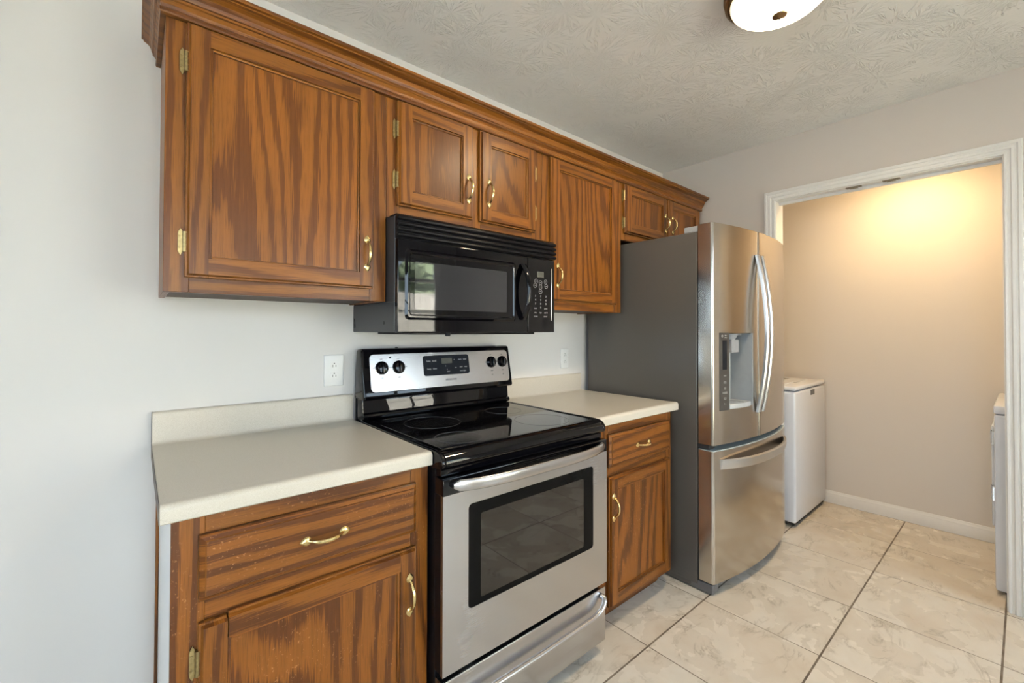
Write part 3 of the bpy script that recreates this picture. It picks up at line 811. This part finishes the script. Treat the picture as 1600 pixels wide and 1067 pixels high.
# backguard
b = MB()
b.prism([(-.018, .868), (-.085, .868), (-.085, .925), (-.100, .922), (-.106, .926), (-.108, .934), (-.104, .942), (-.094, .947), (-.090, .990), (-.088, 1.0), (-.018, 1.0)], 0, .004, .756, .004)
lower = b
up = [(-.020, .996), (-.100, .996), (-.117, 1.002), (-.121, 1.010), (-.119, 1.018), (-.088, 1.186), (-.084, 1.194), (-.074, 1.199), (-.045, 1.199), (-.034, 1.192), (-.020, 1.10)]
lower.prism(up, 0, -.001, .766, .012, seg=4)
bg = lower.build('backguard', M['black_gloss'], rg, smooth=30)
PO = Vector((0, -.1195, 1.0155)); PU = Vector((0, .031, .1680)).normalized(); PX = Vector((1, 0, 0)); PN = PX.cross(PU)   # control plane
TF = Matrix((PX, PU, PN)).transposed().to_4x4(); TF.translation = PO
def rrect(x0, x1, z0, z1, r, n=6):
    pts = []
    for cx, cz, a0 in ((x1-r, z1-r, 0), (x0+r, z1-r, PI/2), (x0+r, z0+r, PI), (x1-r, z0+r, 1.5*PI)):
        for i in range(n+1): a = a0+PI/2*i/n; pts.append((cx+r*math.cos(a), cz+r*math.sin(a)))
    return pts
MB().prism(rrect(.030, .745, .012, .164, .018), 2, -.002, .0022, .001, tf=TF).build('control_panel', M['steel'], bg)
MB().prism(rrect(.268, .508, .062, .150, .012), 2, .002, .0036, .0008, tf=TF).build('display', M['panel_dark'], bg)
MB().prism(rrect(.360, .415, .112, .136, .002), 2, .0035, .0039, 0, tf=TF).build('clock_window', M['lcd'], bg)
def onp(x, s, h): return PO + PX*x + PU*s + PN*h
LG = []
for (s_, txs) in ((.126, ('bake', 'broil')), (.092, ('keep', 'slow'))):
    for i, q in enumerate(txs): LG.append((q, .0105, onp(.295+i*.028, s_, .0040), PX, PU))
for (x, s_, q) in ((.380, .100, '^'), (.386, .086, 'v'), (.392, .076, 'clear'), (.427, .128, '+'), (.458, .128, 'clock'), (.485, .128, 'timer'), (.462, .094, 'start'), (.487, .094, 'stop'), (.432, .092, 'on'), (.470, .076, 'oven light')):
    LG.append((q, .0085, onp(x, s_, .0040), PX, PU))
legends(LG, 'key_legend', 'print_white', bg)
T = TXT(); T.add('FRIGIDAIRE', .0115, onp(.404, .040, .0027), PX, PU)
T.b.build('brand_lettering', M['print_dark'], bg)
LG = []
for x in (.080, .154, .640, .708):
    LG += [('OFF', .006, onp(x, .143, .0027), PX, PU), ('HI', .006, onp(x+.034, .108, .0027), PX, PU), ('LO', .006, onp(x-.034, .108, .0027), PX, PU), ('MED', .006, onp(x, .066, .0027), PX, PU)]
for x in (.640, .708): LG.append(('o', .012, onp(x, .048, .0027), PX, PU))
legends(LG, 'dial_legend', 'print_dark', bg)
MB().lathe([(.004, .002), (.004, .004), (0, .0045)], (.118, .148, 0), tf=TF, seg=16).build('indicator_light', M['panel_dark'], bg)
for x in (.080, .154, .640, .708):
    b = MB()
    b.lathe([(.027, .002), (.027, .006), (.0245, .010), (.022, .013), (.020, .017), (0, .018)], (x, .108, 0), tf=TF, seg=36)
    b.box(x-.0045, x+.0045, .108-.022, .108+.022, .012, .0265, .002, 2, tf=TF)
    kn = b.build('knob', M['black_gloss'], bg, smooth=30)
b = MB(); b.lathe([(.006, 0), (.006, .004), (0, .006)], (.166, -.055, 1.198), seg=12); b.build('vent_cap', M['black_gloss'], bg)
# vent trim below the cooktop
b = MB(); b.box(X0+.004, X1-.004, -.668, -.640, .846, .867, .002, 1)
b.build('vent_trim', M['black_gloss'], rg)
# oven door
dx0, dx1, zb_, ztop, dyf, dyb = -.0005, .7605, .2825, .846, -.689, -.643
dr = MB()
pts = rrect(.089, .676, .4425, .754, .014)
# steel skin with a rounded window opening (bridge between outer rectangle and opening)
def skin(mb, outer, inner, y0, y1):
    tb = bmesh.new(); n = len(inner)
    # project each inner point radially on the outer rectangle
    (ox0, ox1, oz0, oz1) = outer
    cx, cz = sum(p[0] for p in inner)/n, sum(p[1] for p in inner)/n
    out = []
    for (x, z) in inner:
        dx, dz = x-cx, z-cz
        k = min(((ox1-cx) if dx > 0 else (ox0-cx))/dx if abs(dx) > 1e-9 else 1e9, ((oz1-cz) if dz > 0 else (oz0-cz))/dz if abs(dz) > 1e-9 else 1e9)
        out.append((cx+dx*k, cz+dz*k))
    for cxx, czz in ((ox0, oz0), (ox0, oz1), (ox1, oz0), (ox1, oz1)):      # snap the nearest to each corner
        i = min(range(n), key=lambda j: (out[j][0]-cxx)**2+(out[j][1]-czz)**2); out[i] = (cxx, czz)
    A = [tb.verts.new((x, y0, z)) for x, z in inner]; B = [tb.verts.new((x, y0, z)) for x, z in out]
    C_ = [tb.verts.new((x, y1, z)) for x, z in inner]; D = [tb.verts.new((x, y1, z)) for x, z in out]
    for i in range(n):
        j = (i+1) % n
        tb.faces.new((A[i], A[j], B[j], B[i])); tb.faces.new((C_[i], D[i], D[j], C_[j]))
        tb.faces.new((A[i], C_[i], C_[j], A[j])); tb.faces.new((B[i], B[j], D[j], D[i]))
    mb._merge(tb, 0)
skin(dr, (dx0, dx1, zb_, .797), pts, dyf, dyf+.012)
od = dr.build('oven_door', M['steel'], rg)
b = MB(); skin(b, (dx0+.001, dx1-.001, zb_+.001, .796), rrect(.137, .624, .4595, .716, .008), dyf+.0122, dyb)
b.build('door_core', M['black_satin'], od)
b = MB(); skin(b, (.0885, .6765, .442, .7545), rrect(.137, .624, .4595, .716, .008), dyf+.0025, dyf+.012)
b.build('window_border', M['black_border'], od)
MB().box(.130, .630, dyf+.0030, dyf+.0045, .452, .722).build('window_glass', M['oven_glass'], od)
b = MB(); b.box(dx0, dx1, dyf-.0005, dyb, .797, ztop-.002, .003, 2)
for i in range(4):
    z = .822+i*.0055
    b.box(.17, .60, dyf-.0022, dyf, z, z+.0025, .0005, 1)
b.build('door_top_panel', M['black_gloss'], od)
rows = []                                        # wide bowed steel handle
for i in range(41):
    t_ = -1+2*i/40; x = .380+t_*.352
    bow = .044*(1-abs(t_)**4.0); hh = .0175
    if abs(t_) > .95: hh *= math.sqrt(max(.16, 1-((abs(t_)-.95)/.054)**2))
    yc = dyf-.006-bow
    sec = []
    for k in range(28):
        a = 2*PI*k/28; ca, sa = math.cos(a), math.sin(a)
        ex = abs(ca)**.75*(1 if ca > 0 else -1); ez = abs(sa)**.75*(1 if sa > 0 else -1)
        sec.append((x, yc-.008*ex, .824+hh*ez))
    rows.append(sec)
MB().strip(rows, closed=True).build('handle', M['steel'], od, smooth=35)
# storage drawer
b = MB(); b.box(dx0+.001, dx1-.001, -.684, -.645, .052, .262, .004, 2)
sd = b.build('drawer', M['steel'], rg)
path = [(.728, -.684, .236), (.731, -.692, .235), (.731, -.699, .231), (.727, -.704, .224), (.718, -.7065, .212), (.702, -.707, .200), (.680, -.707, .192), (.64, -.708, .188)]
path = path + [(.38, -.709, .187)] + [(.76-x, y, z) for x, y, z in path[::-1]]
MB().tube(path, .0105, 18).build('handle', M['steel'], sd, smooth=40)

# ------------------------------------------------------------------ microwave
mw = thing('microwave', 'black over-the-range microwave mounted under the short wall cabinet', 'microwave', (.386, -.2, 1.265))
b = MB(); b.box(.0008, .772, -.372, -.001, 1.266, 1.3735, .002, 1); b.box(.0008, .772, -.372, -.3265, 1.3735, 1.674, .002, 1)
b.box(.004, .768, -.3265, -.001, 1.3735, 1.674)
body = b.build('body', M['mw_side'], mw)
b = MB(); b.tube([(.0002, -.018, 1.283), (.0002, -.010, 1.300), (.0002, -.008, 1.322), (.0002, -.013, 1.318), (.0002, -.022, 1.300), (.0002, -.024, 1.286), (.0002, -.018, 1.283)], .0012, 8)
b.build('side_clip', M['rubber'], body)
MB().lathe([(.006, 0), (.006, -.001)], (.0008, -.290, 1.30), axis=0, seg=16).build('screw', M['rubber'], body)
# louvred grille across the top
b = MB()
b.box(.0006, .7715, -.390, -.372, 1.590, 1.668, .002, 1)
for i in range(4):
    z = 1.6015+i*.0195
    pts = [(-.389+(-.0115)*math.cos(a), z+.0085*math.sin(a)) for a in [PI/2-PI*k/10 for k in range(11)]] + [(-.386, z-.0085), (-.386, z+.0085)]
    b.prism(pts, 0, .0006+.003*0, .780 if True else 0, .002)
b.prism([(-.372, 1.668), (-.392, 1.668), (-.386, 1.674), (-.33, 1.6745), (-.33, 1.668)], 0, .0006, .772)
b.build('vent_grille', M['black_satin'], mw, smooth=30)
# door
d0, d1, zz0, zz1, my = .0008, .6055, 1.2665, 1.588, -.395
md = MB().box(d0, d1, my, -.373, zz0, zz1, .003, 2).build('door', M['black_gloss'], mw)
tb = bmesh.new()
def loop_(pts, y): return [tb.verts.new((x, y, z)) for x, z in pts]
L = [loop_(rrect(.028, .537, 1.310, 1.556, .016), my-.0003), loop_(rrect(.036, .529, 1.318, 1.548, .012), my-.0075), loop_(rrect(.042, .523, 1.324, 1.542, .010), my-.0075), loop_(rrect(.047, .518, 1.329, 1.537, .008), my-.0035)]
for A, B_ in zip(L, L[1:]):
    for k in range(len(A)): tb.faces.new((A[k], A[(k+1) % len(A)], B_[(k+1) % len(A)], B_[k]))
tb.faces.new(L[-1]); tb.faces.new(L[0][::-1])
b = MB(); b._merge(tb); b.build('window_bezel', M['black_gloss'], md, smooth=12)
MB().prism(rrect(.064, .485, 1.347, 1.514, .006), 1, my-.0042, my-.0034, 0).build('window_screen', M['mw_screen'], md)
rows = []
for i in range(33):
    t_ = -1+2*i/32; z = 1.437+t_*.118; bow = .040*(1-abs(t_)**2.4)
    w_ = .010+.006*abs(t_)
    rows.append([(.577+w_*math.sin(a), my-.001-bow-.008*math.cos(a), z) for a in [2*PI*k/18 for k in range(18)]])
MB().strip(rows, closed=True).build('handle', M['black_gloss'], md, smooth=35)
cp = MB().box(.608, .7715, my, -.373, zz0, zz1, .003, 2).build('control_panel', M['black_gloss'], mw)
MB().box(.663, .703, my-.0008, my, 1.507, 1.532, .0003, 1).build('display', M['lcd'], cp)
MB().box(.7475, .7535, my-.0035, my, 1.318, 1.551, .0015, 2).build('edge_trim', M['chrome'], cp)
T = TXT(); yk = my-.0006
for (x, z) in ((.656, 1.489), (.650, 1.470), (.683, 1.484), (.714, 1.489), (.718, 1.470), (.683, 1.465), (.683, 1.445)):
    T.b.lathe([(.0088, 0), (.0098, 0), (.0098, -.0005), (.0088, -.0005)], (x, my-.0001, z), axis=1, seg=28, ringed=True)
    T.b.box(x-.004, x+.004, yk, my, z-.0008, z+.0008)
for r_, row in enumerate((('1', '2', '3'), ('4', '5', '6'), ('7', '8', '9'), ('', '0', ''))):
    for i, q in enumerate(row):
        if q: T.add(q, .011, (.652+i*.032, yk, 1.424-r_*.0165))
for (x, z, q) in ((.652, 1.371, 'clock'), (.716, 1.371, 'power'), (.652, 1.352, 'stop'), (.684, 1.352, 'light'), (.716, 1.352, 'add 30'), (.654, 1.335, 'CLEAR'), (.714, 1.335, 'START')): T.add(q, .0075, (x, yk, z))
T.b.build('keypad', M['print_white'], cp)
b = MB(); b.box(.08, .70, -.34, -.06, 1.258, 1.2662, .002, 1); b.box(.205, .222, -.385, -.372, 1.252, 1.2665, .002, 1)
b.build('underside_vent', M['black_satin'], mw)

# ------------------------------------------------------------------ refrigerator
fr = thing('refrigerator', 'stainless french-door refrigerator with grey sides and bottom freezer drawer', 'refrigerator', (1.9025, -.4, 0))
FX0, FX1, FXC = 1.450, 2.374, 1.855
b = MB(); b.box(FX0, FX1, -.717, -.035, .030, 1.767, .004, 2)
b.box(FX0+.01, FX1-.01, -.700, -.10, .005, .030)
b.build('cabinet', M['fridge_side'], fr)
MB().box(FX0+.012, FX1-.012, -.7235, -.7168, .06, 1.760).build('door_gasket', M['rubber'], fr)
def fy(x): return -.795 - .050*(1-((x-1.912)/.462)**2) - .014*(x-FX0)/(FX1-FX0)
def door_outline(xa, xb, rl, rr_, yb=-.7237):
    pts = [(xa, yb)]
    if rl:
        ye = fy(xa+rl); pts += [(xa + rl*(1-math.cos(a)), ye+.014 - .014*math.sin(a)) for a in [PI/2*i/6 for i in range(6)]]
    else: pts.append((xa, fy(xa)))
    n = max(3, int((xb-xa)/.02))
    for i in range(1 if not rl else 0, n+1):
        x = xa+rl+(xb-rr_-xa-rl)*i/n; pts.append((x, fy(x)))
    if rr_:
        ye = fy(xb-rr_); pts += [(xb - rr_*(1-math.cos(a)), ye+.014-.014*math.sin(a)) for a in [PI/2*(5-i)/6 for i in range(6)]]
    pts.append((xb, yb)); return pts
DZ0, DZ1 = .722, 1.800
PX0, PX1, PX2, PZ0, PZ1 = 1.497, 1.566, 1.768, .893, 1.264
b = MB()
b.prism(door_outline(FX0, FXC-.003, .011, .006), 2, DZ0, PZ0); b.prism(door_outline(FX0, FXC-.003, .011, .006), 2, PZ1, DZ1)
b.prism(door_outline(FX0, PX0, .011, 0), 2, PZ0, PZ1); b.prism(door_outline(PX2, FXC-.003, 0, .006), 2, PZ0, PZ1)
dl = b.build('left_door', M['steel_fridge'], fr, smooth=20)
# dispenser in the left door
b = MB()
b.strip([[(PX1+.0015, fy(PX1)-.001, z), (PX1+.0015, -.738, z), (PX1+.03, -.729, z), (PX2-.035, -.729, z), (PX2-.008, -.747, z), (PX2-.0015, -.78, z), (PX2-.0015, fy(PX2)-.001, z)] for z in (PZ0+.002, PZ1-.002)], g=2)
b.box(PX1+.002, PX2-.002, -.80, -.730, PZ1-.012, PZ1-.003)
for i in range(12):                              # lip round the opening
    pass
b.strip([[(PX2, fy(PX2)+.002, z), (PX2+.001, fy(PX2)-.006, z), (PX2+.010, fy(PX2+.01)-.006, z), (PX2+.012, fy(PX2+.012)+.002, z)] for z in (PZ0, PZ1)])
b.build('dispenser_recess', M['grey_plastic'], dl)
b = MB(); pts = [(PX0, -.74)] + [(PX0+(PX1-PX0)*i/6, fy(PX0+(PX1-PX0)*i/6)-.0025) for i in range(7)] + [(PX1, -.74)]
b.prism(pts, 2, PZ0-.008, PZ1+.002, .0015)
b.build('dispenser_panel', M['disp_panel'], dl)
PD = Vector((PX1-PX0, fy(PX1)-fy(PX0), 0)).normalized()
def onf(k, z, h=.003): x = PX0+(PX1-PX0)*k; return Vector((x, fy(x)-h, z))
LG = [('O', .016, onf(.24, 1.249), PD), ('filter', .008, onf(.62, 1.252), PD), ('status', .008, onf(.62, 1.242), PD)]
LG += [(q, .014, onf(.52, z), PD) for z, q in ((1.056, 'o o'), (1.022, 'ICE'), (.996, '[-]'), (.972, 'LOCK'), (.944, 'ICE'), (.918, '+ -'))]
legends(LG, 'key_legend', 'print_white', dl)
b = MB(); b.strip([[onf(k, z, .0031) for k in (.25, .4, .6, .75)] for z in (1.085, 1.228)]); b.build('panel_display', M['panel_dark'], dl)
b = MB(); b.lathe([(.045, .0), (.030, -.028), (.028, -.034)], (1.655, -.782, PZ1-.004), seg=28); b.box(1.617, 1.698, -.815, -.745, 1.165, 1.232, .004, 2); b.box(1.580, 1.625, -.80, -.74, 1.135, 1.16, .004, 2)
b.build('dispenser_spout', M['grey_plastic_dark'], dl)
b = MB()
tr_pts = [(PX1+.001, -.735)] + [(PX1+.001+(PX2-PX1-.002)*i/12, fy(PX1+(PX2-PX1)*i/12)-.012*math.sin(PI*(.1+.9*i/12))**.5) for i in range(13)] + [(PX2-.001, -.735)]
b.prism(tr_pts, 2, PZ0-.004, PZ0+.020, .003)
b.box(PX1+.003, PX2-.003, -.80, -.731, PZ0+.0015, PZ0+.0185)
b.build('drip_tray', M['grey_plastic_light'], dl)
b = MB()
for k in range(4): b.lathe([(.016+k*.017, PZ0+.0202), (.016+k*.017, PZ0+.0215), (.022+k*.017, PZ0+.0215), (.022+k*.017, PZ0+.0202)], (1.667, -.79, 0), seg=32, ringed=True) if k < 3 else None
b.build('tray_grille', M['grey_plastic_dark'], dl)
b = MB(); b.prism(door_outline(FXC+.003, FX1, .006, .011), 2, DZ0, DZ1)
dr_ = b.build('right_door', M['steel_fridge'], fr, smooth=20)
def fridge_handle(xc, door):
    rows = []
    for i in range(49):
        t_ = -1+2*i/48; z = 1.262+t_*.412
        bow = .046*(1-abs(t_)**1.9)
        yc = fy(xc)-.007-bow; hw = .0155
        sec = [(-hw, .006), (-hw, -.004), (-hw*.55, -.0095), (0, -.011), (hw*.55, -.0095), (hw, -.004), (hw, .006), (hw*.5, .010), (-hw*.5, .010)]
        rows.append([(xc+a, yc+q, z) for a, q in sec])
    return MB().strip(rows, closed=True).build('handle', M['steel_handle'], door, smooth=25)
fridge_handle(1.829, dl); fridge_handle(1.881, dr_)
# freezer drawer with an integrated bow handle
b = MB(); b.prism(door_outline(FX0, FX1, .011, .011), 2, .058, .694, .003)
fz = b.build('freezer_drawer', M['steel_fridge'], fr, smooth=20)
MB().prism(door_outline(FX0+.002, FX1-.002, .011, .011), 2, .6925, .6965).build('drawer_cap', M['drawer_cap'], fz, smooth=20)
rows = []
for i in range(45):
    t_ = -1+2*i/44; x = 1.9075+t_*.407
    bow = .042*(1-abs(t_)**3.0); yc = fy(x)-bow
    hh = .024; zc = .624
    rows.append([(x, yc+.006, zc+hh), (x, yc-.005, zc+hh+.004), (x, yc-.010, zc+hh-.002), (x, yc-.008, zc), (x, yc-.002, zc-hh*.9), (x, yc+.006, zc-hh)])
MB().strip(rows, closed=True).build('handle', M['steel_handle'], fz, smooth=30)
for xx, nm in ((FX0+.004, 'L'), (FX1-.068, 'R')):
    b = MB(); b.box(xx, xx+.064, -.775, -.650, 1.767, 1.797, .004, 2); b.build('hinge_cover', M['grey_plastic'], fr)
b = MB(); b.box(FX0+.07, FX1-.07, -.705, -.66, 1.767, 1.785, .003, 1); b.build('top_rail', M['grey_plastic'], fr)
for xx in (FX0+.003, FX1-.063):
    b = MB(); b.box(xx, xx+.06, -.775, -.71, .698, .7215, .003, 1); b.tube([(xx+.03, -.76, .695), (xx+.03, -.76, .727)], .008, 12)
    b.build('center_hinge', M['rubber'], fr)
    b = MB(); b.box(xx, xx+.06, -.790, -.68, .006, .052, .006, 2); b.lathe([(.016, 0), (.016, .01)], (xx+.03, -.75, 0), seg=16); b.build('front_foot', M['foot_grey'], fr)
    b = MB(); b.lathe([(.02, -.012), (.02, .012)], (xx+.03, -.15, .02), axis=0, seg=20); b.build('rear_roller', M['rubber'], fr)
MB().box(FX0+.07, FX1-.07, -.735, -.70, .012, .055, .003, 1).build('kick_grille', M['rubber'], fr)

# ------------------------------------------------------------------ laundry machines
WX0, WX1, WY0, WY1 = 2.598, 3.262, -.800, -.130
w = thing('washing_machine', 'white top-load washing machine in the alcove behind the refrigerator', 'washer', ((WX0+WX1)/2, (WY0+WY1)/2, 0))
MB().box(WX0, WX1, WY0, WY1, .028, .878, .014, 4).build('body', M['appliance_white'], w)
b = MB(); b.box(WX0-.001, WX1+.001, WY0-.002, WY1, .884, .912, .013, 4)
top = b.build('top_panel', M['appliance_white'], w)
b = MB(); b.box(WX0+.06, WX1-.06, WY0+.095, WY1-.16, .9105, .9165, .003, 2)
lid = b.build('lid', M['appliance_white'], w)
MB().box(WX0+.13, WX1-.13, WY0+.19, WY1-.20, .9160, .9172, .0005, 1).build('lid_window', M['glass_lid'], lid)
MB().box(WX0+.29, WX1-.27, WY0+.082, WY0+.105, .9115, .9145, .001, 1).build('lid_handle', M['grey_plastic'], lid)
MB().box(WX0+.02, WX1-.02, WY1-.13, WY1-.005, .912, 1.03, .02, 3).build('console', M['appliance_white'], w)
bd = MB().box(2.915, 3.000, WY0-.0016, WY0, .832, .868, .0006, 1).build('badge', M['badge'], w)
for x in (WX0+.06, WX1-.06):
    for y in (WY0+.06, WY1-.06): MB().lathe([(.022, 0), (.022, .012), (.012, .014), (.012, .03)], (x, y, 0), seg=18).build('foot', M['rubber'], w)
MB().box(WX0+.015, WX1-.015, WY0+.012, WY1-.01, .012, .03).build('base_gap', M['rubber'], w)
DX0, DX1, DY1, DY0 = 2.535, 3.225, -1.655, -2.34
d = thing('clothes_dryer', 'white clothes dryer half hidden behind the right door jamb', 'dryer', ((DX0+DX1)/2, (DY0+DY1)/2, 0))
MB().box(DX0, DX1, DY0, DY1, .02, .868, .010, 3).build('body', M['appliance_white'], d)
MB().box(DX0-.001, DX1+.001, DY0, DY1+.001, .873, .914, .008, 3).build('top_panel', M['appliance_white'], d)
MB().box(DX0+.01, DX1-.01, DY0, DY0+.14, .914, 1.03, .02, 3).build('console', M['appliance_white'], d)
dd = MB().box(DX0+.10, DX1-.10, DY1, DY1+.012, .30, .80, .006, 2).build('door', M['appliance_white'], d)
for z in (.745, .47):
    b = MB()
    b.box(DX0+.055, DX0+.10, DY1-.0005, DY1+.010, z-.035, z+.035, .002, 1); b.tube([(DX0+.10, DY1+.010, z-.035), (DX0+.10, DY1+.010, z+.035)], .006, 12)
    b.build('hinge', M['chrome'], dd)
for x in (DX0+.05, DX1-.05):
    for y in (DY0+.05, DY1-.05): MB().lathe([(.02, 0), (.02, .02)], (x, y, 0), seg=18).build('foot', M['rubber'], d)
